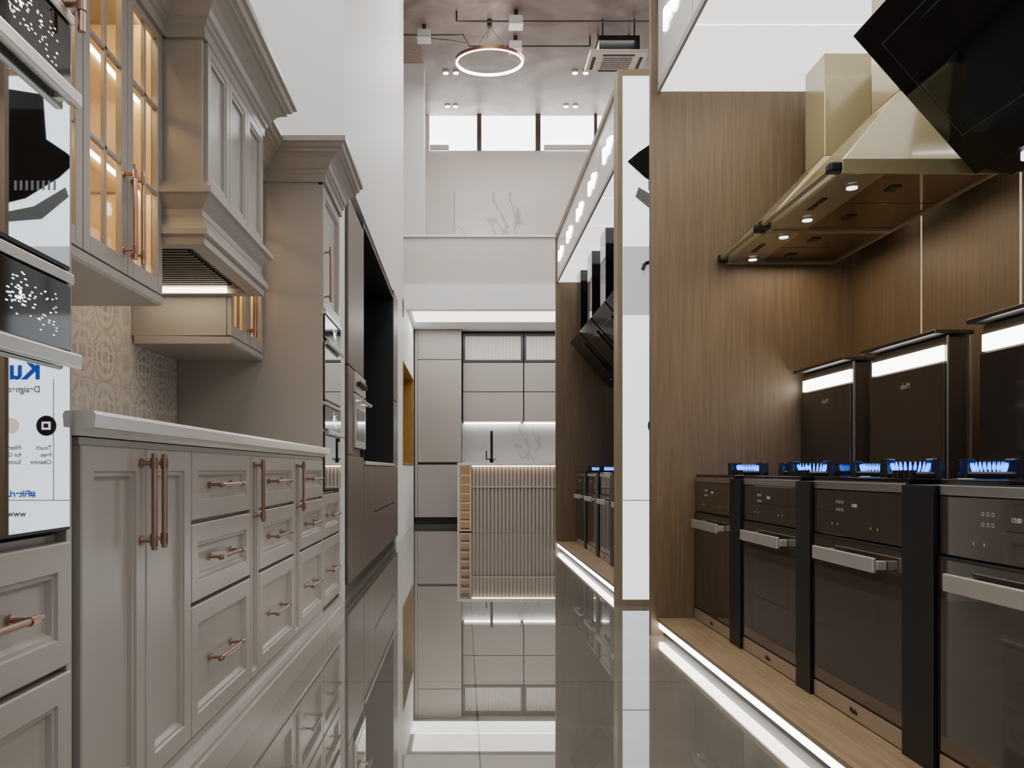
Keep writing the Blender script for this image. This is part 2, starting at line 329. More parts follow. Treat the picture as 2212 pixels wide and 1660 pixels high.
t=thing('kitchen_island','island with marble top, fluted warm-lit front and open end cubbies','kitchen island',(.95,11.6,0))
MB().box(.12,2.0,11.26,12.1,.0,.90).build('body',pm('island_back',(.20,.165,.14),.5),t)
flut=pm('fluted_beige',(.36,.31,.27),.4)
fl=MB()
for j in range(37):
    x=.147+j*.051
    for z0,z1 in ((.0,.606),(.618,.885)): fl.cyl((x,11.258,z0),(x,11.258,z1),.0205,10)
fl.build('fluted_front',flut,t)
MB().box(.12,2.0,11.23,11.262,.606,.618).build('metal_strip',pm('pale_metal_strip',(.55,.52,.48),.4,.3),t)
MB().box(.12,2.0,11.205,11.225,.892,.904).build('led_strip',softled,t)
MB().box(-.075,2.05,11.19,12.15,.905,.944).box(-.075,-.05,11.19,12.15,0,.905).build('worktop',marble,t,.003)
cb=MB(); cb.box(-.045,-.03,11.2,11.6,.01,.90); cb.box(.09,.115,11.2,11.6,.01,.90); cb.box(-.03,.09,11.58,11.6,.01,.90)
for j in range(8): cb.box(-.03,.09,11.2,11.58,.012+j*.125,.030+j*.125)
cb.build('cubby_shelves',pm('beige_shelf',(.58,.45,.33),.4),t,.002)
MB().box(-.028,.088,11.57,11.578,.03,.89).build('back_light',pm('cubby_glow',(.6,.42,.26),.5,em=(1,.62,.32),es=.2),t)
t=thing('kitchen_tap','tall black kitchen tap with side lever standing by the sink','tap',(.41,11.75,.944))
MB().cyl((.41,11.75,.944),(.41,11.75,1.40),.019,12).build('spout',gloss,t)
MB().cyl((.41,11.75,1.39),(.41,11.93,1.39),.015,12).cyl((.41,11.93,1.40),(.41,11.93,1.25),.015,12).build('spout_arm',gloss,t)
MB().cyl((.41,11.75,.944),(.41,11.75,1.0),.028,16).build('base_ring',gloss,t)
MB().cyl((.33,11.75,1.0),(.41,11.75,1.0),.012,10).cyl((.335,11.75,.99),(.335,11.75,1.12),.009,10).cyl((.41,11.75,1.0),(.47,11.75,1.0),.012).build('lever',gloss,t)

# ------------------------------------------------------------------ dark walnut kitchen on left
XD=-.745
t=thing('tall_oven_cabinet','dark walnut tall cabinet with a small built-in oven beside the black alcove','cabinet',(-1.08,5.8,0))
MB().box(-1.41,XD-.022,5.36,6.2,.08,1.0).box(-1.41,XD-.022,5.36,6.2,1.52,2.64).box(-1.41,-1.2,5.36,6.2,1.0,1.52).box(-1.2,XD-.022,5.36,5.6,1.0,1.52).build('body',walnut,t)
MB().box(XD-.02,XD,5.36,6.19,1.54,2.64).build('door',walnut,t,.003)
MB().box(XD-.02,XD,5.36,5.60,.95,1.53).build('side_panel',walnut,t,.003)
MB().box(XD-.02,XD,5.36,6.19,.10,.94).build('door',walnut,t,.003)
MB().box(-1.41,XD-.05,5.36,6.2,0,.08).build('plinth',black,t)
t=thing('built_in_oven','small steel built-in oven with knobs in the dark walnut cabinet','oven',(-.8,5.9,1.0))
MB().box(-1.19,XD-.005,5.61,6.19,1.0,1.52).build('housing',dsteel,t)
MB().box(XD-.004,XD+.015,5.61,6.19,1.38,1.52).build('control_panel',steel,t,.003)
d=MB().box(XD-.004,XD+.015,5.61,6.19,1.0,1.37).build('door',steel,t,.003)
MB().box(XD+.015,XD+.018,5.68,6.12,1.05,1.27).build('door_window',gloss,d)
bar_handle((XD+.015,5.66,1.32),(XD+.015,6.14,1.32),(.045,0,0),d,steel,.01)
for y in (5.75,5.9,6.05): MB().cyl((XD+.015,y,1.45),(XD+.04,y,1.45),.022,16).build('knob',black,t)
for i,(a,b_,l) in enumerate(((6.2,6.95,'dark walnut base cabinet nearest, under the black alcove'),(6.95,7.9,'dark walnut base cabinet, middle of three under the black alcove'),(7.9,8.88,'dark walnut base cabinet furthest, under the black alcove'))):
    t=thing('base_cabinet',l,'cabinet',(-1.08,(a+b_)/2,0),'walnut base cabinets')
    MB().box(-1.41,XD-.022,a+.001,b_-.001,.08,.885).build('body',black,t); MB().box(-1.41,XD-.05,a,b_,0,.08).build('plinth',black,t)
    if i==0: MB().box(XD-.02,XD,a+.004,b_-.004,.10,.88).build('door',walnut,t,.003)
    else:
        for z0,z1 in ((.10,.485),(.497,.88)): MB().box(XD-.02,XD,a+.004,b_-.004,z0,z1).build('drawer',walnut,t,.003)
solo('worktop',MB().box(-1.41,-.73,6.2,8.88,.886,.915),steel,'thin pale grey worktop in the black alcove','worktop',bevel=.003)
solo('alcove_lining',MB().box(-1.41,-1.37,6.2,8.88,.92,2.72).box(-1.37,-.75,6.2,6.23,.92,2.72).box(-1.37,-.75,8.85,8.88,.92,2.72).box(-1.37,-.75,6.23,8.85,2.69,2.72),black,'matt black lining of the deep alcove between walnut cabinets','alcove')
t=thing('tall_cabinet','narrow dark walnut tall cabinet closing the far end of the black alcove','cabinet',(-1.08,9.15,0))
MB().box(-1.41,XD-.022,8.885,9.44,.08,2.79).build('body',walnut,t); MB().box(-1.41,XD-.05,8.885,9.44,0,.08).build('plinth',black,t)
for z0,z1 in ((.1,.88),(.89,1.6),(1.61,2.79)): MB().box(XD-.02,XD,8.89,9.43,z0,z1).build('door',walnut,t,.003)

# ------------------------------------------------------------------ classic cabinets left
XF=-.70; XB=-1.43
def fdoor(t,y0,y1,z0,z1,name,hand=None,x=XF,w=.05):
    d=MB().panel('x',x,y0+.003,y1-.003,z0+.003,z1-.003,1,SHw(w)).build(name,paint,t)
    zc=(z0+z1)/2; yc=(y0+y1)/2
    if hand=='h': L=min(.26,(y1-y0)*.45); bar_handle((x-.012,yc-L/2,zc),(x-.012,yc+L/2,zc),(.037,0,0),d)
    elif hand: bar_handle((x,hand[0],hand[1]),(x,hand[0],hand[2]),(.030,0,0),d,r=.0065)
    return d
skirt=[(-.03,0),(.022,0),(.022,.085),(.016,.092),(.016,.105),(.008,.118),(.004,.13),(-.03,.13)]
def base(name,label,y0,y1,fronts,cat='cabinet',ztop=.90,group='grey shaker base cabinets'):
    t=thing(name,label,cat,((XB+XF)/2,(y0+y1)/2,0),group)
    MB().box(XB,XF-.022,y0,y1,.02,ztop+.01).build('body',paint,t)
    for a,b in ((.13,.15),(ztop-.004,ztop+.01)): MB().box(XF-.022,XF-.004,y0,y1,a,b).build('face_rail',paint,t)
    MB().sweep([(XF,y0),(XF,y1)],skirt).build('skirting',paint,t)
    for f in fronts: fdoor(t,*f)
    return t
base('base_cabinet','grey shaker base cabinet with two tall doors and paired copper handles',1.51,2.125,[(1.51,1.82,.15,.90,'door',(1.79,.675,.885)),(1.82,2.125,.15,.90,'door',(1.85,.675,.885))])
D3=lambda a,b:[(a,b,.715,.90,'drawer','h'),(a,b,.50,.71,'drawer','h'),(a,b,.15,.495,'drawer','h')]
base('drawer_cabinet','grey three-drawer base cabinet beside the two-door cabinet, nearest of its kind',2.125,2.715,D3(2.125,2.715))
base('pull_out_cabinet','narrow grey pull-out cabinet with one tall copper handle, the nearer one',2.715,2.83,[(2.715,2.83,.15,.90,'door',(2.765,.675,.885),XF,.022)])
base('drawer_cabinet','grey three-drawer base cabinet between the two narrow pull-outs',2.83,3.42,D3(2.83,3.42))
base('pull_out_cabinet','narrow grey pull-out cabinet with one tall copper handle, the further one',3.42,3.54,[(3.42,3.54,.15,.90,'door',(3.47,.675,.885),XF,.022)])
base('drawer_cabinet','grey three-drawer base cabinet against the tall oven cabinet with crown moulding',3.54,4.125,D3(3.54,4.125))
solo('worktop',MB().sweep([(-.70,1.49),(-.70,4.125)],[(-.72,.912),(.008,.912),(.012,.92),(.02,.926),(.034,.927),(.036,.95),(.032,.957),(-.72,.957)]),pm('white_stone',(.52,.51,.49),.2),'long pale stone worktop over the grey shaker base cabinets','worktop')
CR=[(-.02,2.29),(.012,2.29),(.012,2.325),(.022,2.332),(.022,2.345),(.032,2.352),(.040,2.37),(.056,2.392),(.080,2.408),(.094,2.412),(.094,2.425),(.108,2.430),(.116,2.445),(.13,2.450),(.13,2.475),(-.02,2.475)]
def tall(y0,y1,label,sidevis):
    t=thing('tall_oven_cabinet',label,'cabinet',((XB+XF)/2,(y0+y1)/2,0),'tall grey oven cabinets')
    b=MB(); b.box(XB,XF-.004,y0,y0+.02,0,2.36); b.box(XB,XF-.004,y1-.02,y1,0,2.36); b.box(XB,-1.30,y0+.02,y1-.02,.02,2.36); b.box(-1.3,XF-.024,y0+.02,y1-.02,.02,.735); b.box(-1.3,XF-.024,y0+.02,y1-.02,1.655,2.36)
    b.build('body',paint,t,.001)
    MB().box(XF-.024,XF-.002,y0,y1,2.28,2.36).build('face_rail',paint,t)
    MB().sweep([(XB,y0),(XF,y0),(XF,y1)] if sidevis else [(XF,y0),(XF,y1)],CR).build('crown_moulding',paint,t)
    MB().sweep([(XF,y0),(XF,y1)],skirt).build('skirting',paint,t)
    fdoor(t,y0+.005,y1-.005,1.66,2.29,'door',(y1-.035 if not sidevis else y0+.05,1.62 if not sidevis else 1.70,2.1 if not sidevis else 1.98))
    fdoor(t,y0+.005,y1-.005,.50,.725,'drawer','h'); fdoor(t,y0+.005,y1-.005,.15,.495,'drawer','h')
tall(.90,1.483,'grey tall oven cabinet with two mirrored ovens at the left edge',False)
tall(4.13,4.70,'grey tall oven cabinet with crown moulding and side panel past the worktop end',True)
def compact(y,z,label,sm):
    x=XF; t=thing('compact_oven',label,'oven',(x-.25,y,z),'built-in compact ovens')
    MB().box(x-.55,x-.006,y-.262,y+.262,z+.005,z+.455).build('housing',black,t)
    d=MB().box(x-.006,x+.004,y-.268,y+.268,z+.004,z+.300).build('door',black,t,.002)
    MB().box(x+.004,x+.006,y-.262,y+.262,z+.010,z+.294).build('door_glass',mirror,d)
    hb=MB().box(x+.016,x+.030,y-.262,y+.262,z+.286,z+.312); hb.box(x+.0,x+.018,y-.24,y-.22,z+.290,z+.308); hb.box(x+.0,x+.018,y+.22,y+.24,z+.290,z+.308); hb.build('handle',steel,d,.004)
    p=MB().box(x-.006,x+.006,y-.268,y+.268,z+.318,z+.435).build('control_panel',gloss,t,.002)
    MB().box(x-.006,x+.012,y-.268,y+.268,z+.437,z+.455).build('trim_strip',steel,t,.002)
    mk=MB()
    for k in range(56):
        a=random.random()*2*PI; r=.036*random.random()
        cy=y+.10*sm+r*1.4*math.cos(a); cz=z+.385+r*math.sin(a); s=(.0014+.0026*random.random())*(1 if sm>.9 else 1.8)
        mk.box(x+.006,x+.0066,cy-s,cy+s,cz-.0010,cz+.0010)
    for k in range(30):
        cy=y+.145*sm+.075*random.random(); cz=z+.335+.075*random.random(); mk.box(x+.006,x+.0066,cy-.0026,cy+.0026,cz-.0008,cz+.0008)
    mk.build('white_dashes',lightdot,p)  # small white dashes scattered over the control panel
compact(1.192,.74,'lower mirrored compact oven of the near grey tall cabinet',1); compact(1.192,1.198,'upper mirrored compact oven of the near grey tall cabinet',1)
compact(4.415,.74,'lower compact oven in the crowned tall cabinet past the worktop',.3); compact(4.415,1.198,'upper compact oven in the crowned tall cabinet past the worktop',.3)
struct('wall_backsplash_tile',MB().box(-1.45,-1.432,.6,4.13,.95,1.75),tilem)
XU=-1.0
def wallcab(y0,y1,doors,label):
    t=thing('glass_wall_cabinet',label,'cabinet',((XB+XU)/2,(y0+y1)/2,1.41),'lit glass wall cabinets')
    z0,z1=1.43,2.34
    MB().box(XB,XU-.022,y0,y0+.02,z0,z1).box(XB,XU-.022,y1-.02,y1,z0,z1).box(XB,XU-.022,y0+.02,y1-.02,z0,z0+.02).box(XB,XU-.022,y0+.02,y1-.02,z1-.02,z1).build('body',paint,t)
    MB().box(XB+.001,XB+.012,y0+.02,y1-.02,z0+.02,z1-.02).box(XB+.012,XU-.03,y0+.0201,y0+.024,z0+.02,z1-.02).box(XB+.012,XU-.03,y1-.024,y1-.0201,z0+.02,z1-.02).box(XB+.012,XU-.03,y0+.024,y1-.024,z0+.021,z0+.026).build('lining',warmin,t)
    for z in (1.77,2.07):
        MB().box(XB+.012,XU-.06,y0+.03,y1-.03,z-.006,z+.006).build('shelf',warmin,t)
        MB().box(XU-.075,XU-.066,y0+.03,y1-.03,z-.012,z-.006).build('led_strip',ledw,t)
    MB().box(XU-.05,XU-.035,y0+.03,y1-.03,z1-.03,z1-.022).build('led_strip',ledw,t)
    MB().sweep([(XU-.012,y0),(XU-.012,y1)],[(-.41,1.395),(.004,1.395),(.012,1.402),(.012,1.425),(-.41,1.43)]).build('light_rail',paint,t)
    for a,b,hy in doors:
        f=MB(); w=.042
        f.box(XU-.02,XU,a+.002,a+w,z0,z1-.03); f.box(XU-.02,XU,b-w,b-.002,z0,z1-.03); f.box(XU-.02,XU,a+w,b-w,z0,z0+.05); f.box(XU-.02,XU,a+w,b-w,z1-.075,z1-.03)
        mid=(a+b)/2; f.box(XU-.016,XU-.003,mid-.007,mid+.007,z0+.05,z1-.075)
        for z in (1.755,2.035): f.box(XU-.016,XU-.003,a+w,b-w,z-.007,z+.007)
        d=f.build('door',paint,t,.002)
        MB().box(XU-.013,XU-.009,a+w-.004,b-w+.004,z0+.046,z1-.071).build('glass',clear,d)
        if hy: bar_handle((XU,hy,1.47),(XU,hy,1.75),(.035,0,0),d,r=.0065)
    MB().sweep([(XU,y0),(XU,y1)],CR).build('crown_moulding',paint,t)
    return t
wallcab(1.50,2.745,[(1.50,1.84,None),(1.84,2.17,None),(2.17,2.46,2.43),(2.46,2.745,2.49)],'long warm-lit glass-door wall cabinet left of the mantel hood')
wallcab(3.56,4.125,[(3.56,3.845,3.82),(3.845,4.125,3.87)],'small warm-lit glass-door wall cabinet right of the mantel hood')
t=thing('mantel_hood','grey classical mantel hood with three panelled front and flared moulded base','cooker hood',(-1.15,3.15,1.60))
xh=-.87
MB().box(XB,xh-.004,2.7515,3.5535,1.78,2.36).build('body',paint,t)
MB().panel('x',xh,2.75,3.555,1.78,2.34,1,[(0,-.02),(0,-.002),(.002,0),(.03,0)]).build('front_board',paint,t)
for i in range(3):
    a=2.77+i*.255; MB().panel('x',xh+.014,a,a+.25,1.80,2.285,1,[(0,-.015),(0,-.002),(.002,0),(.032,0),(.035,-.004),(.047,-.005),(.050,-.013)]).build('front_panel',paint,t)
PR=[(-.06,1.60),(-.002,1.60),(-.002,1.628),(.012,1.632),(.012,1.65),(.002,1.665),(-.012,1.70),(-.012,1.72),(.006,1.74),(.018,1.76),(.03,1.765),(.03,1.785),(.012,1.79),(.012,1.805),(-.06,1.805)]
PR=[(q+.012,z) for q,z in PR]
MB().sweep([(XB,2.75),(xh,2.75),(xh,3.555),(XB,3.555)],PR).build('flared_base',paint,t)
MB().sweep([(XB,2.75),(xh,2.75),(xh,3.555),(XB,3.555)],CR).build('crown_moulding',paint,t)
u=MB().box(-1.40,-.90,2.80,3.50,1.62,1.64).build('extractor_insert',dsteel,t)
g=MB()
for i in range(16): g.box(-1.34,-.96,2.86+i*.036,2.88+i*.036,1.612,1.62)
g.build('filter_grille',dsteel,u)
MB().box(-1.38,-1.0,3.47,3.495,1.60,1.618).build('led_strip',softled,u)

# ------------------------------------------------------------------ right bays
XR=2.0
YE=4.23
def bay(y0,y1,near):
    zc=2.79 if near else 2.84
    t=thing('display_plinth','low oak platform with glowing light strip under the %s'%('nearer row of ovens' if near else 'further row of ovens'),'platform',((1+XR)/2,(y0+y1)/2,0),'lit display platforms')
    MB().box(1.0,XR+.05,y0,y1,.068,.087).build('platform_top',woodh,t,.002)
    MB().box(1.03,XR+.05,y0,y1,0,.068).build('platform_base',black,t)
    MB().box(1.006,1.03,y0,y1,.036,.066).build('led_strip',led,t)
    solo('end_panel',MB().box(.965 if near else .985,XR+.05,y1,y1+.04,0,3.5 if near else 3.37),wood,'full-height brown wood end panel behind the %s'%('cream hoods' if near else 'further black angled hoods'),'wood panel','wood end panels')
    t=thing('wood_back_wall','brown wood panelled back wall with thin light seams behind the %s'%('near ovens' if near else 'far ovens'),'wood panelling',(XR+.03,(y0+y1)/2,.087))
    y=y1
    while y>y0+.1:
        a=max(y-.64,y0); MB().box(XR,XR+.05,a+.012,y-.001,.087,zc-.01).build('wall_board',wood,t)
        MB().box(XR+.012,XR+.05,a-.001,a+.012,.087,zc-.01).build('light_seam',led if near else dsteel,t); y=a
    t=thing('light_canopy','white backlit canopy of square panels hanging over the %s'%('near ovens and cream hoods' if near else 'further black angled hoods'),'light canopy',((1+XR)/2,(y0+y1)/2,zc),'backlit canopies')
    MB().box(1.03,XR,y0,y1,zc+.03,3.30).build('body',dsteel,t)
    MB().box(.985,XR,y0,y1,3.30,3.345).build('top_board',woodf,t)
    y=y1
    while y>y0+.1:
        a=max(y-.64,y0) if near else max(y-.68,y0); MB().box(1.012,XR,a+.006,y-.006,zc,zc+.03).build('underside_panel',canopyw,t)
        f=MB().box(1.0,1.028,a+.006,y-.006,zc+.032,3.295).build('fascia_panel',fasciaw,t,.003)
        yc=(a+y)/2; lg=MB()
        for k in range(6):
            hh=.022+.016*((k*7)%3); lg.box(.988,1.0,yc-.17+k*.058,yc-.125+k*.058,3.07-hh,3.07+hh)
        lg.build('raised_emblem',led,f,.004)
        y=a
    MB().box(.998,1.012,y0,y1,zc-.002,zc+.031).build('edge_profile',pm('grey_edge',(.45,.45,.45),.4),t)
bay(.9,YE,True)
bay(5.32,8.75,False)
t=thing('lightbox_display','tall backlit poster lightbox in a light wood frame between the two oven bays','lightbox',(1.5,5.22,0))
f=MB(); f.box(.97,1.000,5.16,5.30,0,3.36); f.box(1.000,XR,5.16,5.30,3.32,3.36); f.box(1.000,XR,5.16,5.30,0,.035); f.box(1.000,XR,5.22,5.30,.035,3.32); f.build('frame',woodf,t)
p=MB().box(1.001,XR,5.165,5.22,.036,3.319).build('poster',postw,t)
yq=5.165
MB().box(1.002,XR,yq-.002,yq,1.82,2.25).build('poster_shade',postg,p)
MB().prism([(1.03,2.78),(1.10,2.84),(1.22,2.92),(1.24,3.2),(1.55,3.25),(1.55,2.5),(1.35,2.55),(1.14,2.68)],'y',yq-.006,yq-.0035).build('hood_picture',gloss,p)
MB().prism([(1.10,2.62),(1.30,2.50),(1.5,2.46),(1.5,2.40),(1.25,2.42),(1.08,2.56)],'y',yq-.006,yq-.0035).build('hood_light_picture',pm('dark_grey_print',(.16,.18,.18),.3),p)
g=MB()
for k in range(8): g.box(1.16+k*.035,1.175+k*.035,yq-.008,yq-.006,2.60,2.66)
g.build('grille_picture',txtg,p)
MB().tube([(1.125,yq-.006,2.10),(1.14,yq-.006,2.14),(1.17,yq-.006,2.15),(1.21,yq-.006,2.12),(1.21,yq-.006,1.9)],.012,8).build('tap_picture',gloss,p)
MB().cyl((1.222,yq-.004,1.125),(1.222,yq-.001,1.125),.064,32).build('icon_disc',black,p)
MB().box(1.195,1.249,yq-.007,yq-.0045,1.10,1.15).build('icon',pale,p); MB().box(1.207,1.237,yq-.010,yq-.0072,1.112,1.138).build('icon_centre',black,p)
MB().cyl((1.44,yq-.004,1.125),(1.44,yq-.001,1.125),.05,32).build('icon_disc',pm('pale_peach',(.9,.75,.65),.4,em=(1,.85,.75),es=.6),p)
text('Kur',.175,(1.255,yq-.002,1.42),'-y',blueink,p,align='LEFT',bold=.006); text('Designed fo',.056,(1.26,yq-.002,1.335),'-y',txtg,p,align='LEFT',bold=.0015)
for z,a,b in ((.975,'Touch','Filter.Less'),(.93,'Free','for Green'),(.885,'Cleaning','Suction')):
    text(a,.038,(1.19,yq-.002,z),'-y',black,p,align='LEFT',bold=.0007); text(b,.038,(1.38,yq-.002,z),'-y',black,p,align='LEFT',bold=.0007)
text('#FilterL',.055,(1.29,yq-.002,.680),'-y',blueink,p,align='LEFT',bold=.002); text('www.l',.055,(1.35,yq-.002,.555),'-y',black,p,align='LEFT',bold=.001)
MB().box(1.002,XR,yq-.002,yq-.0002,.655,.66).build('poster_line',txtg,p)
MB().box(1.175,1.18,yq-.002,yq-.0002,.66,1.42).build('poster_line',black,p)

XO=1.19
def cooker(y,label):
    w=.286; t=thing('built_under_oven',label,'oven',(1.45,y,.087),'ovens under gas hobs')
    MB().box(XO+.022,1.695,y-w,y+w,.09,.80).build('body',black,t)
    MB().box(XO+.03,XO+.05,y-w,y+w,.088,.09).build('foot_strip',black,t)
    MB().box(XO-.002,1.695,y-w,y+w,.787,.812).build('top_trim',steel,t,.002)
    p=MB().box(XO,XO+.02,y-w,y+w,.64,.785).build('control_panel',bglass,t,.002)
    text('12:00',.015,(XO-.001,y,.735),'-x',txtw,p,'display_time')
    for j in range(3):
        for k in range(2):
            mk=MB(); cy=y+.115-j*.018; cz=.748-k*.024
            V=[]
            mk.box(XO-.0008,XO-.0001,cy-.0042,cy+.0042,cz+.0034,cz+.0042); mk.box(XO-.0008,XO-.0001,cy-.0042,cy+.0042,cz-.0042,cz-.0034)
            mk.box(XO-.0008,XO-.0001,cy-.0042,cy-.0034,cz-.0036,cz+.0036); mk.box(XO-.0008,XO-.0001,cy+.0034,cy+.0042,cz-.0036,cz+.0036); mk.build('display_symbol',txtw,p)
    for cy in (y+.15,y+.11,y-.1,y-.14): MB().box(XO-.0009,XO-.0001,cy-.0012,cy+.0012,.674,.681).build('touch_mark',txtw,p)
    d=MB().box(XO,XO+.02,y-w,y+w,.145,.636).build('door',black,t,.002)
    MB().box(XO-.003,XO,y-w+.008,y+w-.008,.152,.628).build('door_glass',bglass,d)
    e=MB(); e.box(XO-.004,XO+.001,y-w,y-w+.006,.147,.634); e.box(XO-.004,XO+.001,y+w-.006,y+w,.147,.634); e.box(XO-.004,XO+.001,y-w,y+w,.629,.634); e.build('door_edge',dsteel,d)
    MB().box(XO-.045,XO-.033,y-.20,y+.20,.560,.602).box(XO-.033,XO-.003,y-.20,y-.185,.568,.594).box(XO-.033,XO-.003,y+.185,y+.20,.568,.594).build('handle',pm('satin_alu',(.62,.60,.57),.4,.8),d,.003)
    q=MB().box(XO-.002,XO+.02,y-w,y+w,.09,.142).build('plinth_trim',pm('champagne',(.45,.37,.28),.35,.5),t,.002)
    text('Miele',.022,(XO-.003,y,.108),'-x',black,q)
    return t
labs=['built-under oven furthest along the near platform, against the wood end panel','second built-under oven from the wood end panel on the near platform','third built-under oven from the wood end panel, brown glass with small clock','nearest built-under oven, cut by the right edge of the photo']
YC=[3.935,3.21,2.505,1.77]
c0=cooker(YC[0],labs[0])
for y,l in zip(YC[1:],labs[1:]): dup(c0,(1.45,y,.087),l)
YF=[8.33,7.61,6.89,6.17]
for y,l in zip(YF,['furthest oven of the far bay','second furthest oven of the far bay','third furthest oven of the far bay','oven of the far bay nearest the lit wood frame']): dup(c0,(1.45,y,.087),l)
for i,(a,b) in enumerate(((3.503,3.642),(2.798,2.917),(2.063,2.212),(1.32,1.476))):
    solo('black_spacer',MB().box(XO-.012,1.695,a,b,.087,.81),black,'black filler panel '+['between first and second ovens from the wood end panel','between second and third ovens from the wood end panel','between third and nearest oven','on the near side of the nearest oven'][i],'filler panel','black fillers between ovens')
for i,yy in enumerate((7.97,7.25,6.53)):
    solo('black_spacer',MB().box(XO-.012,1.695,yy-.07,yy+.07,.087,.81),black,'black filler panel in the far bay, '+['furthest of three','middle of three','nearest of three'][i],'filler panel','black fillers in far bay')
def hob(y,label):
    t=thing('gas_hob',label,'gas hob',(1.45,y,.812),'burning gas hobs')
    MB().box(XO+.005,1.69,y-.295,y+.295,.8125,.826).build('glass_top',gloss,t,.003)
    for (bx,by,r) in ((1.36,y,.046),(1.60,y,.042)):
        b=MB().cyl((bx,by,.826),(bx,by,.844),r,24).build('burner',steel,t)
        MB().cyl((bx,by,.844),(bx,by,.850),r*.85,24).build('burner_cap',black,b)
        f=MB()
        for k in range(24):
            a=2*PI*k/24; c,s=math.cos(a),math.sin(a)
            f.cyl((bx+c*r*.98,by+s*r*.98,.842),(bx+c*r*1.12,by+s*r*1.12,.860),.0030,6,.0027); f.cyl((bx+c*r*1.12,by+s*r*1.12,.860),(bx+c*r*1.16,by+s*r*1.16,.874),.0027,6,.0007)
        f.build('flame_ring',flamem,b)
        g=MB(); R_=.098
        for k in range(4):
            a=k*PI/2+.3; c,s=math.cos(a),math.sin(a)
            g.cyl((bx+c*r*1.35,by+s*r*1.35,.876),(bx+c*R_,by+s*R_,.876),.007,6); g.cyl((bx+c*R_,by+s*R_,.826),(bx+c*R_,by+s*R_,.881),.012,6)
        for k in range(4):
            a=.3+k*PI/2; a2=a+PI/2; g.cyl((bx+math.cos(a)*R_,by+math.sin(a)*R_,.835),(bx+math.cos(a2)*R_,by+math.sin(a2)*R_,.835),.009,6)
        g.build('pan_support',black,b)
    for k in range(2): MB().cyl((1.25,y-.2+k*.06,.826),(1.25,y-.2+k*.06,.848),.016,16).build('knob',black,t)
    return t
hl=['lit gas hob furthest along the near oven row','lit gas hob on the second oven from the wood end panel','lit gas hob on the third oven from the wood end panel','lit gas hob on the nearest oven at the right edge']
h0=hob(YC[0]-.01,hl[0])
for y,l in zip(YC[1:],hl[1:]): dup(h0,(1.45,y,.812),l)
for y,l in zip(YF,['furthest lit gas hob of the far bay','second furthest lit gas hob of the far bay','third furthest lit gas hob of the far bay','lit gas hob of the far bay nearest the lit wood frame']): dup(h0,(1.45,y,.812),l)
solo('back_counter',MB().box(1.70,1.99,1.3,4.21,.087,.812),black,'black counter behind the near row of hobs','counter',bevel=.002)
def dd(y,label):
    x=1.73; w=.265; t=thing('downdraft_extractor',label,'extractor',(x+.05,y,.8125),'pop-up downdraft extractors')
    MB().box(x+.004,x+.092,y-w+.004,y+w-.004,.8125,1.33).build('body',pm('brushed_dark',(.12,.095,.072),.3,.7),t,.003)
    p=MB().box(x-.006,x+.003,y-w,y+w,.8125,1.235).build('glass_panel',pm('dark_brown_glass',(.035,.026,.019),.06,ior=1.8),t,.002)
    text('Miele',.032,(x-.0075,y-.01,1.165),'-xm',pm('soft_print',(.40,.39,.38),.5),p)
    MB().box(x-.004,x+.02,y-w+.01,y+w-.01,1.243,1.298).build('light_bar',led,t)
    MB().box(x-.045,x+.098,y-w-.012,y+w+.012,1.336,1.352).build('cap',dsteel,t,.003)
    for xx in (x+.004,x+.084): MB().box(xx,xx+.008,y-w-.004,y-w+.004,.8125,1.333).build('side_rail',steel,t,.001)
    return t
d0=dd(3.93,'black downdraft extractor with light bar, furthest and smallest of the three')
dup(d0,(1.78,3.22,.8125),'black downdraft extractor with light bar, middle of the three'); dup(d0,(1.78,2.485,.8125),'black downdraft extractor with light bar, nearest and cut by the right edge')
def chood(y0,y1,label):
    t=thing('chimney_hood',label,'cooker hood',(1.62,(y0+y1)/2,1.90),'cream chimney hoods'); yc=(y0+y1)/2; x0,x1=1.345,1.90
    m=MB(); m.box(x0,x1,y0,y0+.012,1.90,1.95); m.box(x0,x1,y1-.012,y1,1.90,1.95); m.box(x0,x0+.012,y0+.012,y1-.012,1.90,1.95); m.box(x1-.012,x1,y0+.012,y1-.012,1.90,1.95); m.box(x0+.012,x0+.17,y0+.012,y1-.012,1.909,1.93)
    m.build('rim',cream,t,.002)
    MB().hexa([(x0,y0,1.95),(x1,y0,1.95),(x1,y1,1.95),(x0,y1,1.95)],[(1.68,yc-.11,2.31),(x1,yc-.11,2.31),(x1,yc+.11,2.31),(1.68,yc+.11,2.31)]).build('canopy',cream,t,.004)
    MB().box(1.68,x1,yc-.108,yc+.108,2.31,2.788).build('chimney',cream,t,.004)
    MB().box(x1,1.995,yc-.08,yc+.08,2.0,2.2).build('wall_bracket',dsteel,t)
    for a,b in ((y0+.012,yc-.004),(yc+.004,y1-.012)):
        u=MB().box(x0+.17,x1-.012,a,b,1.911,1.93).build('filter_panel',brownref,t,.002)
        q=(a+b)/2; MB().box(1.60,1.64,q-.03,q+.03,1.906,1.911).build('filter_catch',dsteel,u)
    for q in (-.2,.2):
        l=MB().cyl((1.455,yc+q,1.904),(1.455,yc+q,1.909),.027,24).build('lamp_bezel',steel,t); MB().cyl((1.455,yc+q,1.901),(1.455,yc+q,1.904),.020,24).build('lamp',lightdot,l)
    for q in (-.06,-.02,.02,.06): MB().box(1.40,1.42,yc+q-.012,yc+q+.012,1.905,1.909).build('button',dsteel,t)
    MB().cyl((x0-.028,y0+.02,1.925),(x0-.028,y1-.02,1.925),.011,14).build('front_rail',cream,t)
    for yy in (y0,y1-.045): MB().box(x0-.045,x0+.006,yy,yy+.045,1.908,1.945).build('corner_cap',black,t,.010)
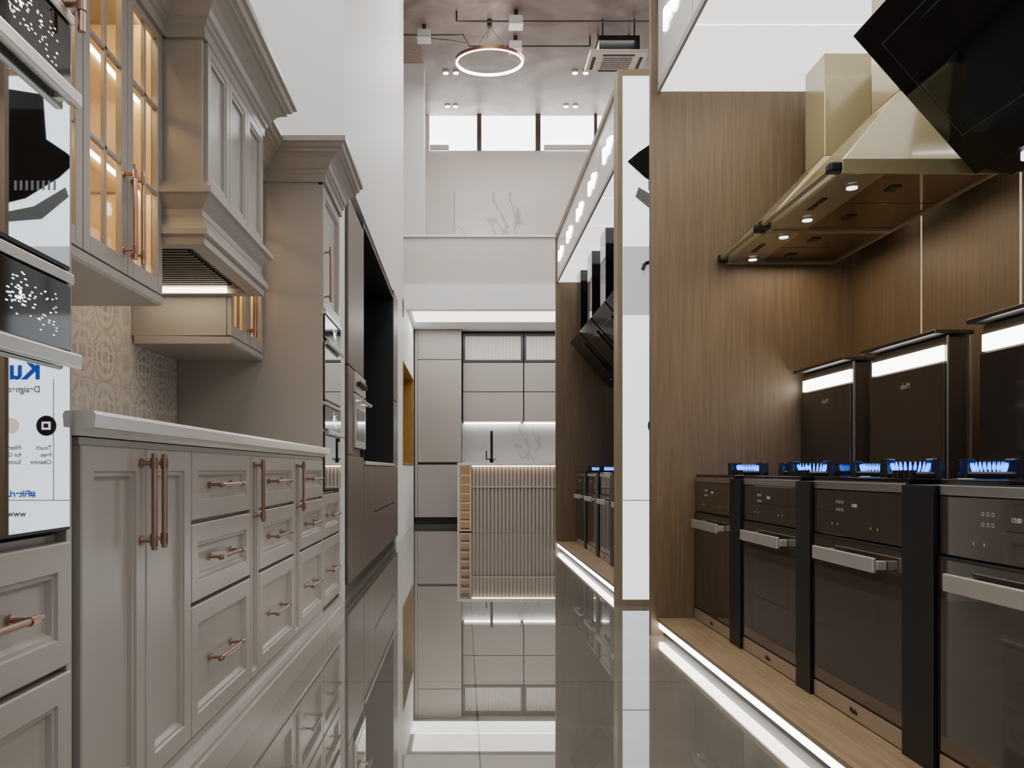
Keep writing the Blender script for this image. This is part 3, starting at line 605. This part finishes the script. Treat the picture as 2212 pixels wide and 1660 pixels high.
chood(3.655,4.22,'cream pyramid chimney hood furthest, against the wood end panel'); chood(2.92,3.645,'larger-looking cream pyramid chimney hood with lit lamps, beside the black angled hood')
def ahood(y0,y1,ox,oz,label,group=None,zc=2.838):
    t=thing('angled_hood',label,'cooker hood',(1.6+ox,(y0+y1)/2,1.86+oz),group); yc=(y0+y1)/2
    P=lambda x,z:(x+ox,z+oz)
    back=1.99-ox
    MB().prism([P(1.375,2.36),P(1.785,1.895),P(1.90,1.87),P(back,1.90),P(back,2.30),P(1.48,2.42)],'y',y0+.006,y1-.006).build('body',black,t,.004)
    d=Vector((1.777-1.353,0,1.875-2.355)).normalized(); n=Vector((d.z,0,-d.x))
    if n.x>0: n=-n
    A=Vector((1.353+ox,0,2.355+oz)); L=.64
    def slab(a,b,ya,yb,o0,o1):
        p=[A+d*a+n*o0, A+d*b+n*o0, A+d*b+n*o1, A+d*a+n*o1]
        return MB().prism([(q.x,q.z) for q in p],'y',ya,yb)
    g=slab(0,L,y0,y1,-.016,0).build('glass_front',gloss,t,.002)
    fr=slab(.09,.094,y0+.08,y1-.08,0,.001)
    for args in ((.50,.504,y0+.08,y1-.08,0,.001),(.094,.50,y0+.08,y0+.084,0,.001),(.094,.50,y1-.084,y1-.08,0,.001)): m=slab(*args); fr._a(m.v,m.f)
    fr.build('suction_gap',pm('gap_grey',(.06,.06,.06),.3),g)
    slab(.12,.47,y0+.11,y1-.11,0,.012).build('suction_plate',gloss,g,.003)
    slab(.56,.568,yc-.05,yc+.05,0,.001).build('touch_mark',blueink,g)
    MB().box(1.40+ox,1.62+ox,yc-.13,yc+.13,2.38+oz,zc).build('chimney',gloss,t,.003)
    for q in (-.2,.2): MB().cyl((1.84+ox,yc+q,1.862+oz),(1.84+ox,yc+q,1.885+oz),.022,20).build('lamp',lightdot,t)
ahood(2.10,2.86,0,0,'large black glass angled hood in the top right corner',None,2.788)
for i,(y,l) in enumerate(((8.33,'furthest black angled hood of the far bay'),(7.61,'second furthest black angled hood of the far bay'),(6.89,'third furthest black angled hood of the far bay'),(6.17,'black angled hood of the far bay nearest the lit wood frame'))):
    ahood(y-.34,y+.34,-.23,-.17,l,'angled hoods of the far bay')

# ------------------------------------------------------------------ lights
def area(n,loc,sx,sy,p,col=(1,.97,.94),rot=(0,0,0)):
    l=bpy.data.lights.new(n,'AREA'); l.shape='RECTANGLE'; l.size=sx; l.size_y=sy; l.energy=p; l.color=col
    o=bpy.data.objects.new(n,l); o.location=loc; o.rotation_euler=rot; C.objects.link(o)
area('fill_light_near',(.3,2.0,7.7),2.5,4,330)  # added soft fill above the near aisle, out of view, no real fitting
area('fill_light_mid',(.3,8.0,7.7),2.5,4,320)  # second unseen overhead fill, added to light the middle of the aisle
area('fill_light_far',(1.2,13.6,7.6),3,1.5,100)  # fill added for the far upper hall, not an actual fixture
area('kitchen_light',(.6,12.3,3.0),3,.6,25)
area('behind_light',(.4,-2.0,3.0),2,2,30,rot=(math.radians(75),0,0))
area('hood_lamp',(-1.15,3.2,1.59),.3,.5,1.6,(1,.76,.48))
area('near_bay_fill',(1.3,2.6,2.77),.5,2.6,13,(1,.84,.64))  # warm fill added below the canopy to brighten the brown wood
area('cream_hood_lamp_far',(1.6,3.94,1.89),.4,.4,2.6,(1,.80,.56))
area('cream_hood_lamp_near',(1.6,3.28,1.89),.4,.5,2.6,(1,.80,.56))
area('angled_hood_lamp',(1.75,2.4,1.83),.2,.5,2.2,(1,.82,.6))
W=bpy.data.worlds.new('World'); SC.world=W; W.use_nodes=True
W.node_tree.nodes['Background'].inputs[0].default_value=(.98,.97,.97,1); W.node_tree.nodes['Background'].inputs[1].default_value=.3
cam=bpy.data.cameras.new('Camera'); co=bpy.data.objects.new('Camera',cam); C.objects.link(co)
co.location=(0,0,.85); co.rotation_euler=(PI/2,0,0); cam.sensor_width=36; cam.lens=1780/2212*36; cam.shift_x=106/2212; cam.shift_y=185/2212; cam.clip_start=.02
SC.camera=co
